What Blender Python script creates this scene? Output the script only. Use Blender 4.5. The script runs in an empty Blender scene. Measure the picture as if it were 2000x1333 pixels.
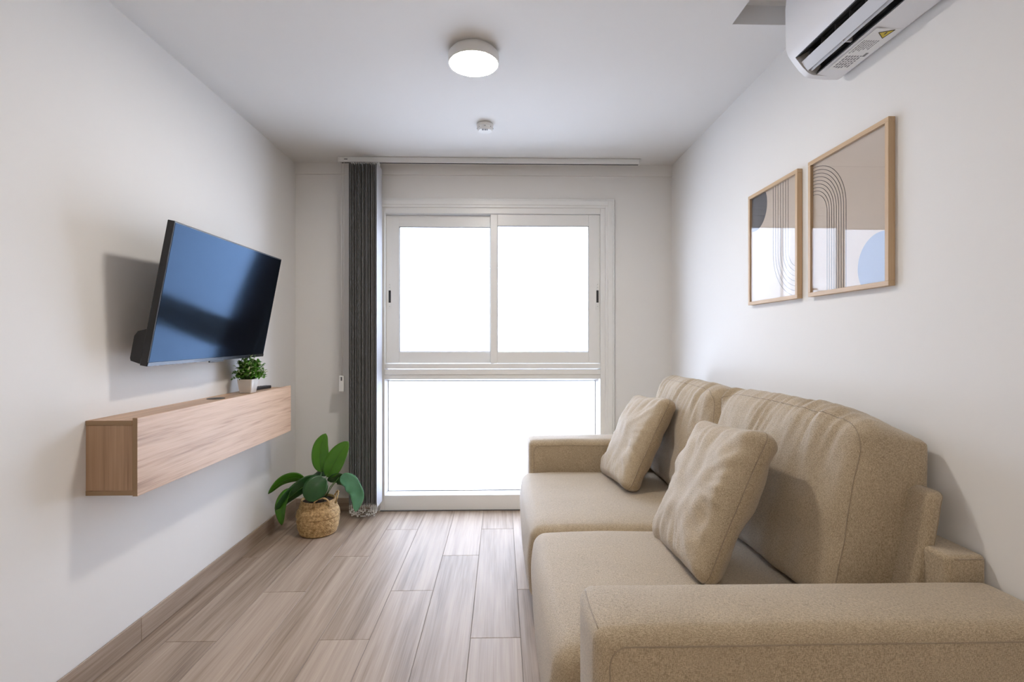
import bpy, bmesh, math, random
import numpy as np
from mathutils import Vector, noise

random.seed(7)
rng = np.random.default_rng(7)
S = bpy.context.scene
C = S.collection

# ------------------------------------------------------------------ camera
ZE = 1.2
YAW = math.radians(1.25)
cam_d = bpy.data.cameras.new('camera')
cam_d.sensor_width = 36.0
cam_d.lens = 18.0                     # 1000 px focal length at 2000 px width
cam_d.clip_start = 0.02
cam_d.clip_end = 200
cam = bpy.data.objects.new('camera', cam_d)
C.objects.link(cam)
cam.location = (0, 0, ZE)
cam.rotation_euler = (math.radians(90), 0, -YAW)
S.camera = cam

# ------------------------------------------------------------------ world, sun, exposure
SKY_STRENGTH = 8.5
SUN_ENERGY = 24.0
LAMP_STRENGTH = 158.0
EXPOSURE = 0.12
W = bpy.data.worlds.new('sky')
S.world = W
W.use_nodes = True
bg = W.node_tree.nodes['Background']
bg.inputs[0].default_value = (0.68, 0.77, 1.0, 1)
bg.inputs[1].default_value = SKY_STRENGTH
sun_d = bpy.data.lights.new('sun', 'SUN')
sun_d.energy = SUN_ENERGY
sun_d.color = (0.74, 0.80, 1.0)
sun_d.angle = math.radians(0.6)
sun = bpy.data.objects.new('sun', sun_d)
C.objects.link(sun)
sun.location = (0, -4, 12)
sun.rotation_euler = Vector((0.10, 0.5, -0.86)).to_track_quat('-Z', 'Y').to_euler()
S.view_settings.view_transform = 'Standard'
S.view_settings.look = 'None'
S.view_settings.exposure = EXPOSURE
S.view_settings.gamma = 1.0
S.view_settings.use_curve_mapping = False
S.cycles.max_bounces = 6
S.cycles.diffuse_bounces = 4
S.cycles.transparent_max_bounces = 10
S.cycles.glossy_bounces = 3
S.cycles.caustics_reflective = False
S.cycles.caustics_refractive = False
S.cycles.sample_clamp_indirect = 8.0
S.cycles.adaptive_threshold = 0.05

# ------------------------------------------------------------------ room dimensions
XL, XR, YB, YF, H = -1.447, 1.223, 3.64, -2.9, 2.455

# ------------------------------------------------------------------ materials
def nodes_of(name):
    m = bpy.data.materials.new(name)
    m.use_nodes = True
    nt = m.node_tree
    b = nt.nodes['Principled BSDF']
    return m, nt, b

def N(nt, t, **kw):
    n = nt.nodes.new(t)
    for k, v in kw.items():
        setattr(n, k, v)
    return n

def plain(name, col, rough=0.5, metal=0.0, spec=0.5, bump=0.0, bscale=200.0, coat=0.0):
    m, nt, b = nodes_of(name)
    b.inputs['Base Color'].default_value = (*col, 1)
    b.inputs['Roughness'].default_value = rough
    b.inputs['Metallic'].default_value = metal
    b.inputs['Specular IOR Level'].default_value = spec
    b.inputs['Coat Weight'].default_value = coat
    # faint procedural tone variation and relief
    tc = N(nt, 'ShaderNodeTexCoord')
    nz = N(nt, 'ShaderNodeTexNoise')
    nz.inputs['Scale'].default_value = bscale
    nz.inputs['Detail'].default_value = 1
    nt.links.new(tc.outputs['Object'], nz.inputs['Vector'])
    if bump > 0:
        bp = N(nt, 'ShaderNodeBump')
        bp.inputs['Strength'].default_value = bump
        bp.inputs['Distance'].default_value = 0.002
        nt.links.new(nz.outputs['Fac'], bp.inputs['Height'])
        nt.links.new(bp.outputs['Normal'], b.inputs['Normal'])
    mr = N(nt, 'ShaderNodeMapRange')
    mr.inputs['To Min'].default_value = max(0.0, rough - 0.04)
    mr.inputs['To Max'].default_value = min(1.0, rough + 0.04)
    nt.links.new(nz.outputs['Fac'], mr.inputs['Value'])
    nt.links.new(mr.outputs['Result'], b.inputs['Roughness'])
    return m

def emitter(name, col, strength):
    m, nt, b = nodes_of(name)
    b.inputs['Base Color'].default_value = (0.9, 0.9, 0.9, 1)
    b.inputs['Emission Color'].default_value = (*col, 1)
    b.inputs['Emission Strength'].default_value = strength
    return m

def glass(name, tint=(1, 1, 1), f0=0.04, fg=0.96):
    m = bpy.data.materials.new(name)
    m.use_nodes = True
    nt = m.node_tree
    nt.nodes.clear()
    out = N(nt, 'ShaderNodeOutputMaterial')
    tr = N(nt, 'ShaderNodeBsdfTransparent')
    tr.inputs[0].default_value = (*tint, 1)
    gl = N(nt, 'ShaderNodeBsdfGlossy')
    gl.inputs['Roughness'].default_value = 0.0
    lw = N(nt, 'ShaderNodeLayerWeight')
    lw.inputs['Blend'].default_value = 0.5
    pw = N(nt, 'ShaderNodeMath', operation='POWER')
    pw.inputs[1].default_value = 5
    mu = N(nt, 'ShaderNodeMath', operation='MULTIPLY_ADD')
    mu.inputs[1].default_value = fg
    mu.inputs[2].default_value = f0
    mx = N(nt, 'ShaderNodeMixShader')
    nt.links.new(lw.outputs['Facing'], pw.inputs[0])
    nt.links.new(pw.outputs[0], mu.inputs[0])
    nt.links.new(mu.outputs[0], mx.inputs[0])
    nt.links.new(tr.outputs[0], mx.inputs[1])
    nt.links.new(gl.outputs[0], mx.inputs[2])
    nt.links.new(mx.outputs[0], out.inputs['Surface'])
    return m

def wood(name, stops, along='Y', scale=1.0, rough=0.4, rand=True, bump=0.15, knots=0.35, spec=0.5, fine=60.0):
    """straight-grained wood: noise stretched along one axis, varied per object"""
    m, nt, b = nodes_of(name)
    L = nt.links.new
    tc = N(nt, 'ShaderNodeTexCoord')
    oi = N(nt, 'ShaderNodeObjectInfo')
    off = N(nt, 'ShaderNodeVectorMath', operation='SCALE')
    off.inputs[0].default_value = (37.0, 61.0, 23.0)
    L(oi.outputs['Random'], off.inputs['Scale'])
    add = N(nt, 'ShaderNodeVectorMath', operation='ADD')
    L(tc.outputs['Object'], add.inputs[0])
    if rand:
        L(off.outputs[0], add.inputs[1])
    st = {'X': (0.055, 1, 1), 'Y': (1, 0.055, 1), 'Z': (1, 1, 0.055)}[along]
    def nz(sc, det, dist=0.0, squash=1.0):
        mp = N(nt, 'ShaderNodeMapping')
        s = [v if v == 1 else v * squash for v in st]
        mp.inputs['Scale'].default_value = [v * sc * scale for v in s]
        L(add.outputs[0], mp.inputs['Vector'])
        n = N(nt, 'ShaderNodeTexNoise')
        n.inputs['Scale'].default_value = 1.0
        n.inputs['Detail'].default_value = det
        n.inputs['Distortion'].default_value = dist
        L(mp.outputs[0], n.inputs['Vector'])
        return n
    a = nz(11, 3, 1.2)
    f = nz(fine, 3, 0.35, 0.6)
    ff = nz(fine * 4, 1, 0.0, 0.35)
    def mixf(x, y, fac):
        n = N(nt, 'ShaderNodeMix', data_type='FLOAT')
        n.inputs['Factor'].default_value = fac
        L(x, n.inputs['A']); L(y, n.inputs['B'])
        return n.outputs['Result']
    v = mixf(a.outputs['Fac'], f.outputs['Fac'], 0.42)
    v = mixf(v, ff.outputs['Fac'], 0.22)
    if rand:
        rm = N(nt, 'ShaderNodeMapRange')
        rm.inputs['To Min'].default_value = -0.045
        rm.inputs['To Max'].default_value = 0.045
        L(oi.outputs['Random'], rm.inputs['Value'])
        ad = N(nt, 'ShaderNodeMath', operation='ADD')
        L(v, ad.inputs[0]); L(rm.outputs['Result'], ad.inputs[1])
        v = ad.outputs[0]
    cr = N(nt, 'ShaderNodeValToRGB')
    els = cr.color_ramp.elements
    els[0].position, els[0].color = stops[0][0], (*stops[0][1], 1)
    els[1].position, els[1].color = stops[-1][0], (*stops[-1][1], 1)
    for p, c in stops[1:-1]:
        e = els.new(p)
        e.color = (*c, 1)
    L(v, cr.inputs['Fac'])
    L(cr.outputs['Color'], b.inputs['Base Color'])
    rr = N(nt, 'ShaderNodeMapRange')
    rr.inputs['To Min'].default_value = rough - 0.02
    rr.inputs['To Max'].default_value = rough + 0.04
    L(f.outputs['Fac'], rr.inputs['Value'])
    L(rr.outputs['Result'], b.inputs['Roughness'])
    b.inputs['Specular IOR Level'].default_value = spec
    bp = N(nt, 'ShaderNodeBump')
    bp.inputs['Strength'].default_value = bump
    bp.inputs['Distance'].default_value = 0.001
    L(f.outputs['Fac'], bp.inputs['Height'])
    L(bp.outputs['Normal'], b.inputs['Normal'])
    return m

def fabric(name, c0, c1, scale=1.0, bump=0.5):
    m, nt, b = nodes_of(name)
    L = nt.links.new
    tc = N(nt, 'ShaderNodeTexCoord')
    acc = None
    for sc in ((170, 900, 900), (900, 170, 900), (900, 900, 170)):
        mp = N(nt, 'ShaderNodeMapping')
        mp.inputs['Scale'].default_value = [s * scale for s in sc]
        L(tc.outputs['Object'], mp.inputs['Vector'])
        n = N(nt, 'ShaderNodeTexNoise')
        n.inputs['Scale'].default_value = 1.0
        n.inputs['Detail'].default_value = 0
        L(mp.outputs[0], n.inputs['Vector'])
        if acc is None:
            acc = n.outputs['Fac']
        else:
            ad = N(nt, 'ShaderNodeMath', operation='ADD')
            L(acc, ad.inputs[0]); L(n.outputs['Fac'], ad.inputs[1])
            acc = ad.outputs[0]
    mr = N(nt, 'ShaderNodeMapRange')
    mr.inputs['From Min'].default_value = 1.15
    mr.inputs['From Max'].default_value = 1.85
    L(acc, mr.inputs['Value'])
    cl = N(nt, 'ShaderNodeTexNoise')
    cl.inputs['Scale'].default_value = 9
    cl.inputs['Detail'].default_value = 3
    L(tc.outputs['Object'], cl.inputs['Vector'])
    md = N(nt, 'ShaderNodeMath', operation='MULTIPLY_ADD')
    md.inputs[1].default_value = 0.25
    L(cl.outputs['Fac'], md.inputs[0])
    L(mr.outputs['Result'], md.inputs[2])
    sub = N(nt, 'ShaderNodeMath', operation='SUBTRACT')
    sub.inputs[1].default_value = 0.125
    L(md.outputs[0], sub.inputs[0])
    mx = N(nt, 'ShaderNodeMix', data_type='RGBA')
    mx.inputs['A'].default_value = (*c0, 1)
    mx.inputs['B'].default_value = (*c1, 1)
    L(sub.outputs[0], mx.inputs['Factor'])
    L(mx.outputs['Result'], b.inputs['Base Color'])
    b.inputs['Roughness'].default_value = 0.62
    b.inputs['Specular IOR Level'].default_value = 0.42
    b.inputs['Sheen Weight'].default_value = 0.40
    b.inputs['Sheen Roughness'].default_value = 0.45
    bp = N(nt, 'ShaderNodeBump')
    bp.inputs['Strength'].default_value = bump
    bp.inputs['Distance'].default_value = 0.0012
    L(mr.outputs['Result'], bp.inputs['Height'])
    L(bp.outputs['Normal'], b.inputs['Normal'])
    return m

def leafmat(name, c0, c1, rough=0.4):
    m, nt, b = nodes_of(name)
    L = nt.links.new
    tc = N(nt, 'ShaderNodeTexCoord')
    n = N(nt, 'ShaderNodeTexNoise')
    n.inputs['Scale'].default_value = 14
    n.inputs['Detail'].default_value = 4
    L(tc.outputs['Object'], n.inputs['Vector'])
    mx = N(nt, 'ShaderNodeMix', data_type='RGBA')
    mx.inputs['A'].default_value = (*c0, 1)
    mx.inputs['B'].default_value = (*c1, 1)
    L(n.outputs['Fac'], mx.inputs['Factor'])
    L(mx.outputs['Result'], b.inputs['Base Color'])
    b.inputs['Roughness'].default_value = rough
    return m

M = {}
M['wall'] = plain('white_paint', (0.80, 0.785, 0.765), 0.75, spec=0.25)
M['ceil'] = plain('ceiling_paint', (0.80, 0.79, 0.78), 0.8, spec=0.2)
M['pvc'] = plain('white_window_profile', (0.80, 0.80, 0.79), 0.32, spec=0.5)
M['white_plastic'] = plain('white_plastic', (0.80, 0.80, 0.79), 0.35)
M['ac_white'] = plain('air_conditioner_plastic', (0.78, 0.78, 0.80), 0.35)
M['louvre'] = plain('shaded_white_louvre_plastic', (0.56, 0.56, 0.58), 0.4)  # same white as the body; shade on the vanes put into this grey
M['grey_print'] = plain('grey_print', (0.22, 0.22, 0.23), 0.6)
M['yellow'] = plain('warning_yellow', (0.62, 0.48, 0.04), 0.5)
M['black'] = plain('black_plastic', (0.012, 0.012, 0.014), 0.38)
M['darkslot'] = plain('dark_plastic', (0.02, 0.02, 0.023), 0.6)
def screen_mat():
    m = bpy.data.materials.new('tv_screen')
    m.use_nodes = True
    nt = m.node_tree
    nt.nodes.clear()
    out = N(nt, 'ShaderNodeOutputMaterial')
    df = N(nt, 'ShaderNodeBsdfDiffuse')
    df.inputs[0].default_value = (0.004, 0.004, 0.005, 1)
    gl = N(nt, 'ShaderNodeBsdfGlossy')
    gl.inputs[0].default_value = (0.34, 0.54, 0.84, 1)      # bluish anti-reflection coating
    gl.inputs['Roughness'].default_value = 0.12
    lw = N(nt, 'ShaderNodeLayerWeight'); lw.inputs['Blend'].default_value = 0.5
    pw = N(nt, 'ShaderNodeMath', operation='POWER'); pw.inputs[1].default_value = 5
    mu = N(nt, 'ShaderNodeMath', operation='MULTIPLY_ADD'); mu.inputs[1].default_value = 0.95; mu.inputs[2].default_value = 0.035
    mx = N(nt, 'ShaderNodeMixShader')
    L = nt.links.new
    L(lw.outputs['Facing'], pw.inputs[0]); L(pw.outputs[0], mu.inputs[0]); L(mu.outputs[0], mx.inputs[0])
    L(df.outputs[0], mx.inputs[1]); L(gl.outputs[0], mx.inputs[2]); L(mx.outputs[0], out.inputs['Surface'])
    return m
M['tvscreen'] = screen_mat()
M['gasket'] = plain('grey_gasket', (0.10, 0.10, 0.11), 0.6)
M['grout'] = plain('grout', (0.20, 0.17, 0.145), 0.85)
M['glass'] = glass('window_glass', (0.97, 0.985, 0.98))
M['picglass'] = glass('picture_glass', (1, 1, 1), 0.028, 0.75)
M['floor'] = wood('wood_look_tile', [(0.26, (0.13, 0.088, 0.062)), (0.42, (0.30, 0.225, 0.168)), (0.52, (0.385, 0.297, 0.23)), (0.72, (0.50, 0.405, 0.325))],
                  'Y', 1.0, 0.46, bump=0.08, fine=55, spec=0.38)
M['oak'] = wood('oak_laminate', [(0.36, (0.30, 0.170, 0.098)), (0.47, (0.51, 0.325, 0.205)), (0.62, (0.64, 0.44, 0.30))],
                'Y', 1.25, 0.45, rand=False, bump=0.12, fine=70)
M['oak_end'] = wood('oak_laminate_upright_shaded', [(0.30, (0.26, 0.15, 0.085)), (0.48, (0.40, 0.25, 0.15)), (0.72, (0.50, 0.33, 0.21))],
                    'Z', 1.2, 0.45, rand=False, bump=0.1, fine=60)  # same oak with upright grain; shade on the ends put into darker stops
M['frame_oak'] = wood('pale_oak', [(0.3, (0.50, 0.34, 0.20)), (0.7, (0.68, 0.50, 0.32))], 'Z', 1.5, 0.45, rand=False, bump=0.08)
M['sofa'] = fabric('beige_linen', (0.285, 0.214, 0.132), (0.56, 0.446, 0.303))
M['seam'] = fabric('beige_thread', (0.22, 0.165, 0.108), (0.40, 0.31, 0.215), 3.0, 0.2)
M['blind'] = fabric('charcoal_blind_fabric', (0.080, 0.078, 0.084), (0.140, 0.137, 0.145), 1.5, 0.2)
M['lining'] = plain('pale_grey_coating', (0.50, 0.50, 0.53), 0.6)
M['leaf_bright'] = leafmat('bright_green_leaf', (0.035, 0.145, 0.006), (0.075, 0.235, 0.010))
M['leaf_dark'] = leafmat('deep_green_leaf', (0.008, 0.050, 0.012), (0.028, 0.11, 0.026), 0.33)
M['stem'] = leafmat('green_stem', (0.05, 0.13, 0.02), (0.09, 0.2, 0.04))
M['herb'] = leafmat('small_green_leaf', (0.03, 0.15, 0.008), (0.13, 0.36, 0.03))
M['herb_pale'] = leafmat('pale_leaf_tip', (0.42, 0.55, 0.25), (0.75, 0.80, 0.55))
M['soil'] = plain('dark_soil', (0.035, 0.022, 0.014), 0.9, bump=0.6, bscale=120)
M['pot'] = plain('white_ceramic', (0.78, 0.76, 0.73), 0.35)
M['diffuser'] = emitter('lamp_diffuser', (1.0, 0.94, 0.86), LAMP_STRENGTH)
M['diffuser_rear'] = emitter('lamp_diffuser_behind', (1.0, 0.92, 0.82), LAMP_STRENGTH*1.6)
M['paper'] = plain('beige_print_paper', (0.56, 0.475, 0.40), 0.8)
M['ink'] = plain('dark_print_ink', (0.055, 0.05, 0.06), 0.8)
M['ink_grey'] = plain('charcoal_print_ink', (0.075, 0.075, 0.085), 0.8)
M['ink_blue'] = plain('blue_print_ink', (0.24, 0.30, 0.44), 0.8)
M['metal'] = plain('brushed_metal', (0.6, 0.6, 0.6), 0.35, metal=1.0)
M['chain'] = plain('white_bead_chain', (0.72, 0.70, 0.68), 0.45)
M['plaster'] = plain('exterior_plaster', (0.80, 0.80, 0.79), 0.9, bump=0.6, bscale=3)
M['ground'] = plain('courtyard_concrete', (0.45, 0.45, 0.44), 0.9)
M['shutter'] = plain('grey_window_glass', (0.10, 0.12, 0.15), 0.2)

# basket weave: straw with plaited relief
def basket_mat():
    m, nt, b = nodes_of('woven_seagrass')
    L = nt.links.new
    tc = N(nt, 'ShaderNodeTexCoord')
    n = N(nt, 'ShaderNodeTexNoise')
    n.inputs['Scale'].default_value = 70
    n.inputs['Detail'].default_value = 4
    L(tc.outputs['Object'], n.inputs['Vector'])
    cr = N(nt, 'ShaderNodeValToRGB')
    e = cr.color_ramp.elements
    e[0].position, e[0].color = 0.3, (0.30, 0.17, 0.06, 1)
    e[1].position, e[1].color = 0.7, (0.74, 0.52, 0.26, 1)
    L(n.outputs['Fac'], cr.inputs['Fac'])
    L(cr.outputs['Color'], b.inputs['Base Color'])
    b.inputs['Roughness'].default_value = 0.7
    bp = N(nt, 'ShaderNodeBump')
    bp.inputs['Strength'].default_value = 0.6
    bp.inputs['Distance'].default_value = 0.002
    L(n.outputs['Fac'], bp.inputs['Height'])
    L(bp.outputs['Normal'], b.inputs['Normal'])
    return m
M['straw'] = basket_mat()

# ------------------------------------------------------------------ object helpers
WLOC = {}

def thing(name, loc, label=None, cat=None, group=None, kind=None, parent=None):
    o = bpy.data.objects.new(name, None)
    C.objects.link(o)
    o.empty_display_size = 0.1
    WLOC[o] = Vector(loc)
    if parent is not None:
        o.parent = parent
        o.location = Vector(loc) - WLOC[parent]
    else:
        o.location = loc
    tag(o, label, cat, group, kind)
    return o

def tag(o, label=None, cat=None, group=None, kind=None):
    if label: o['label'] = label
    if cat: o['category'] = cat
    if group: o['group'] = group
    if kind: o['kind'] = kind
    return o

def obj(name, verts, faces, mat, parent=None, smooth=False, origin=None):
    """verts in world coordinates; the object gets its own origin and is parented without rotation"""
    V = np.asarray(verts, float)
    lo, hi = V.min(0), V.max(0)
    org = np.array(origin, float) if origin is not None else np.array([(lo[0]+hi[0])/2, (lo[1]+hi[1])/2, lo[2]])
    me = bpy.data.meshes.new(name)
    me.from_pydata((V - org).tolist(), [], [list(f) for f in faces])
    me.update()
    bm = bmesh.new(); bm.from_mesh(me)
    bmesh.ops.recalc_face_normals(bm, faces=bm.faces[:])
    bm.to_mesh(me); bm.free()
    if smooth:
        me.polygons.foreach_set('use_smooth', [True] * len(me.polygons))
    me.materials.append(M[mat] if isinstance(mat, str) else mat)
    o = bpy.data.objects.new(name, me)
    C.objects.link(o)
    WLOC[o] = Vector(org)
    if parent is not None:
        o.parent = parent
        o.location = Vector(org) - WLOC[parent]
    else:
        o.location = org
    return o

class MB:
    """collects shapes (world coordinates) for one mesh"""
    def __init__(self):
        self.v, self.f = [], []
    def add(self, v, f):
        n = len(self.v)
        self.v += [tuple(p) for p in v]
        self.f += [[i + n for i in q] for q in f]
        return self
    def box(self, x0, x1, y0, y1, z0, z1, bev=0.0, seg=2):
        if bev <= 0:
            v = [(x, y, z) for x in (x0, x1) for y in (y0, y1) for z in (z0, z1)]
            f = [(0, 1, 3, 2), (4, 6, 7, 5), (0, 4, 5, 1), (2, 3, 7, 6), (0, 2, 6, 4), (1, 5, 7, 3)]
            return self.add(v, f)
        bm = bmesh.new()
        bmesh.ops.create_cube(bm, size=1)
        for q in bm.verts:
            q.co = ((x0+x1)/2 + q.co.x*(x1-x0), (y0+y1)/2 + q.co.y*(y1-y0), (z0+z1)/2 + q.co.z*(z1-z0))
        bmesh.ops.bevel(bm, geom=bm.edges[:], offset=bev, segments=seg, profile=0.5, affect='EDGES')
        return self.bm(bm)
    def bm(self, bm):
        bm.verts.index_update()
        v = [tuple(q.co) for q in bm.verts]
        f = [[q.index for q in p.verts] for p in bm.faces]
        bm.free()
        return self.add(v, f)
    def tube(self, pts, r, seg=8, caps=True):
        P = [Vector(p) for p in pts]
        n = len(P)
        rr = r if hasattr(r, '__len__') else [r] * n
        t0 = (P[1] - P[0]).normalized()
        a = t0.orthogonal().normalized()
        vs = []
        for i in range(n):
            t = (P[min(i+1, n-1)] - P[max(i-1, 0)])
            t = t.normalized() if t.length > 1e-9 else t0
            a = (a - t * a.dot(t)); a = a.normalized() if a.length > 1e-9 else t.orthogonal().normalized()
            b = t.cross(a)
            for k in range(seg):
                g = 2 * math.pi * k / seg
                vs.append(P[i] + (a * math.cos(g) + b * math.sin(g)) * rr[i])
        fs = []
        for i in range(n-1):
            for k in range(seg):
                k2 = (k+1) % seg
                fs.append((i*seg+k, i*seg+k2, (i+1)*seg+k2, (i+1)*seg+k))
        if caps:
            fs.append(tuple(range(seg-1, -1, -1)))
            fs.append(tuple((n-1)*seg + k for k in range(seg)))
        return self.add(vs, fs)
    def lathe(self, prof, cx, cy, seg=48, closed=False):
        vs, fs = [], []
        n = len(prof)
        for (r, z) in prof:
            for k in range(seg):
                g = 2*math.pi*k/seg
                vs.append((cx + r*math.cos(g), cy + r*math.sin(g), z))
        for i in range(n if closed else n-1):
            j = (i+1) % n
            for k in range(seg):
                k2 = (k+1) % seg
                fs.append((i*seg+k, i*seg+k2, j*seg+k2, j*seg+k))
        if not closed:
            if prof[0][0] > 1e-6: fs.append(tuple(range(seg)))
            if prof[-1][0] > 1e-6: fs.append(tuple((n-1)*seg+k for k in range(seg-1, -1, -1)))
        return self.add(vs, fs)
    def prism_y(self, poly, y0, y1):
        """poly of (x,z) extruded along Y"""
        n = len(poly)
        vs = [(x, y0, z) for x, z in poly] + [(x, y1, z) for x, z in poly]
        fs = [tuple(range(n)), tuple(range(2*n-1, n-1, -1))]
        fs += [(i, (i+1) % n, n+(i+1) % n, n+i) for i in range(n)]
        return self.add(vs, fs)
    def prism_x(self, poly, x0, x1):
        """poly of (y,z) extruded along X"""
        n = len(poly)
        vs = [(x0, y, z) for y, z in poly] + [(x1, y, z) for y, z in poly]
        fs = [tuple(range(n)), tuple(range(2*n-1, n-1, -1))]
        fs += [(i, (i+1) % n, n+(i+1) % n, n+i) for i in range(n)]
        return self.add(vs, fs)
    def build(self, name, mat, parent=None, smooth=False, origin=None):
        return obj(name, self.v, self.f, mat, parent, smooth, origin)

def auto_smooth(o, ang=40):
    me = o.data
    me.polygons.foreach_set('use_smooth', [True] * len(me.polygons))
    bm = bmesh.new(); bm.from_mesh(me)
    lim = math.radians(ang)
    for e in bm.edges:
        if len(e.link_faces) == 2 and e.calc_face_angle(0) > lim:
            e.smooth = False
    bm.to_mesh(me); bm.free()
    return o

def struct(name, mb, mat, label=None):
    o = mb.build(name, mat)
    o['kind'] = 'structure'
    if label: o['label'] = label
    return o

# ================================================================== THE SETTING
T = 0.14
struct('wall_left', MB().box(XL-T, XL, YF-T, YB+T, -0.1, H+0.3), 'wall', 'white painted wall carrying the television and the floating cabinet')
struct('wall_right', MB().box(XR, XR+T, YF-T, YB+T, -0.1, H+0.3), 'wall', 'white painted wall with the two framed prints, behind the sofa')
struct('wall_rear', MB().box(XL-T, XR+T, YF-T, YF, -0.1, H+0.3), 'wall', 'white painted wall behind the viewer')
# window opening in the back wall
WX0, WX1, WZ1 = -0.905, 0.795, 2.195
mb = MB()
mb.box(XL, WX0, YB, YB+T, 0.0, H+0.3)
mb.box(WX1, XR, YB, YB+T, 0.0, H+0.3)
mb.box(WX0, WX1, YB, YB+T, WZ1, H+0.3)
wb = struct('wall_back', mb, 'wall', 'white painted wall around the window')
MB().box(XL, XR, YB-0.012, YB, 2.375, H).build('lintel_band', 'wall', wb)
# outside faces of the building around the room, seen only from the courtyard
mb = MB()
mb.box(-7, XL-T, YB, YB+T, -3.2, H+0.3)
mb.box(XR+T, 7, YB, YB+T, -3.2, H+0.3)
mb.box(XL-T, XR+T, YB, YB+T, -3.2, -0.1)
struct('wall_outer', mb, 'plaster', 'outer face of the building beside the window')

# ceiling with the recess above the air conditioner
RX, RY1, RY0, RD = 0.916, 2.008, 0.75, 0.075
mb = MB()
mb.box(XL, RX, YF, YB, H, H+0.3)
mb.box(RX, XR, RY1, YB, H, H+0.3)
mb.box(RX, XR, YF, RY0, H, H+0.3)
mb.box(RX, XR, RY0, RY1, H+RD, H+0.3)
struct('ceiling', mb, 'ceil', 'white painted ceiling with a shallow recess beside the air conditioner')

# floor slab and single wood-look planks
fl = struct('floor', MB().box(XL-T, XR+T, YF-T, YB+T, -0.1, -0.0022), 'grout', 'wood-look plank floor')
PW, PLN, LX0 = 0.2025, 1.2, 0.080
G = 0.0011
k0 = int(math.floor((XL - LX0) / PW))
k1 = int(math.ceil((XR - LX0) / PW))
for k in range(k0, k1):
    x0, x1 = max(LX0 + k*PW, XL), min(LX0 + (k+1)*PW, XR)
    if x1 - x0 < 0.01: continue
    # ends step by a third of a plank from column to column
    e = 2.07 + ((0.4 * (k + 1)) % 1.2)
    y = e
    while y > YF: y -= PLN
    while y < YB:
        y0, y1 = max(y, YF), min(y + PLN, YB)
        if y1 - y0 > 0.01:
            MB().box(x0+G, x1-G, y0+G, y1-G, -0.009, 0.0, 0.0007, 1).build('plank', 'floor', fl)
        y += PLN

# skirting of the same wood
BH = 0.092
BT = 0.010
root = struct('baseboard_left', MB().box(XL, XL+0.004, YF, YB, 0.0, BH-0.004), 'grout', 'wood-look skirting along the television wall')
y = 3.28
while y > YF: y -= 1.2
while y < YB:
    y0, y1 = max(y, YF), min(y+1.2, YB)
    MB().box(XL+0.003, XL+BT, y0+0.0007, y1-0.0007, 0.0, BH, 0.0012, 1).build('skirting_plank', 'floor', root)
    y += 1.2
root = struct('baseboard_right', MB().box(XR-0.004, XR, YF, YB, 0.0, BH-0.004), 'grout', 'wood-look skirting behind the sofa')
y = 2.6
while y > YF: y -= 1.2
while y < YB:
    y0, y1 = max(y, YF), min(y+1.2, YB)
    MB().box(XR-BT, XR-0.003, y0+0.0007, y1-0.0007, 0.0, BH, 0.0012, 1).build('skirting_plank', 'floor', root)
    y += 1.2
M['floor_x'] = wood('wood_look_skirting', [(0.26, (0.13, 0.088, 0.062)), (0.42, (0.30, 0.225, 0.168)), (0.52, (0.385, 0.297, 0.23)), (0.72, (0.50, 0.405, 0.325))],
                    'X', 1.0, 0.4, bump=0.12, fine=55)
root = struct('baseboard_back', MB().box(XL+BT, WX0-0.01, YB-BT, YB, 0.0, BH, 0.0012, 1), 'floor_x', 'short wood-look skirting in the corner behind the plant')
MB().box(WX1+0.01, XR-BT, YB-BT, YB, 0.0, BH, 0.0012, 1).build('skirting_plank', 'floor_x', root)

# ------------------------------------------------------------------ courtyard outside
struct('ground', MB().box(-9, 9, YB+T, 12, -3.3, -3.2), 'ground', 'courtyard ground far below the window')
FY = 7.7
fac = struct('wall_courtyard', MB().box(-9, 9, FY, FY+0.3, -3.2, 3.45), 'plaster', 'pale plastered facade across the courtyard')
for (x0, x1, z0, z1) in ((-3.15, -2.35, 0.55, 2.0), (-5.4, -4.6, 0.55, 2.0), (2.6, 3.4, 0.5, 2.0), (4.6, 5.4, 0.5, 2.0)):
    w = MB().box(x0, x1, FY-0.02, FY, z0, z1).build('facade_window', 'shutter', fac)
    mb = MB()
    for a in (x0, (x0+x1)/2, x1): mb.box(a-0.03, a+0.03, FY-0.05, FY-0.015, z0, z1)
    for c in (z0, z1): mb.box(x0-0.03, x1+0.03, FY-0.05, FY-0.015, c-0.03, c+0.03)
    mb.box(x0-0.1, x1+0.1, FY-0.12, FY, z0-0.09, z0-0.03)
    mb.build('window_frame', 'pvc', w)
MB().tube([(-1.9, FY-0.06, -3.2), (-1.9, FY-0.06, 3.45)], 0.05, 10).build('drain_pipe', 'pvc', fac, True)

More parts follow.
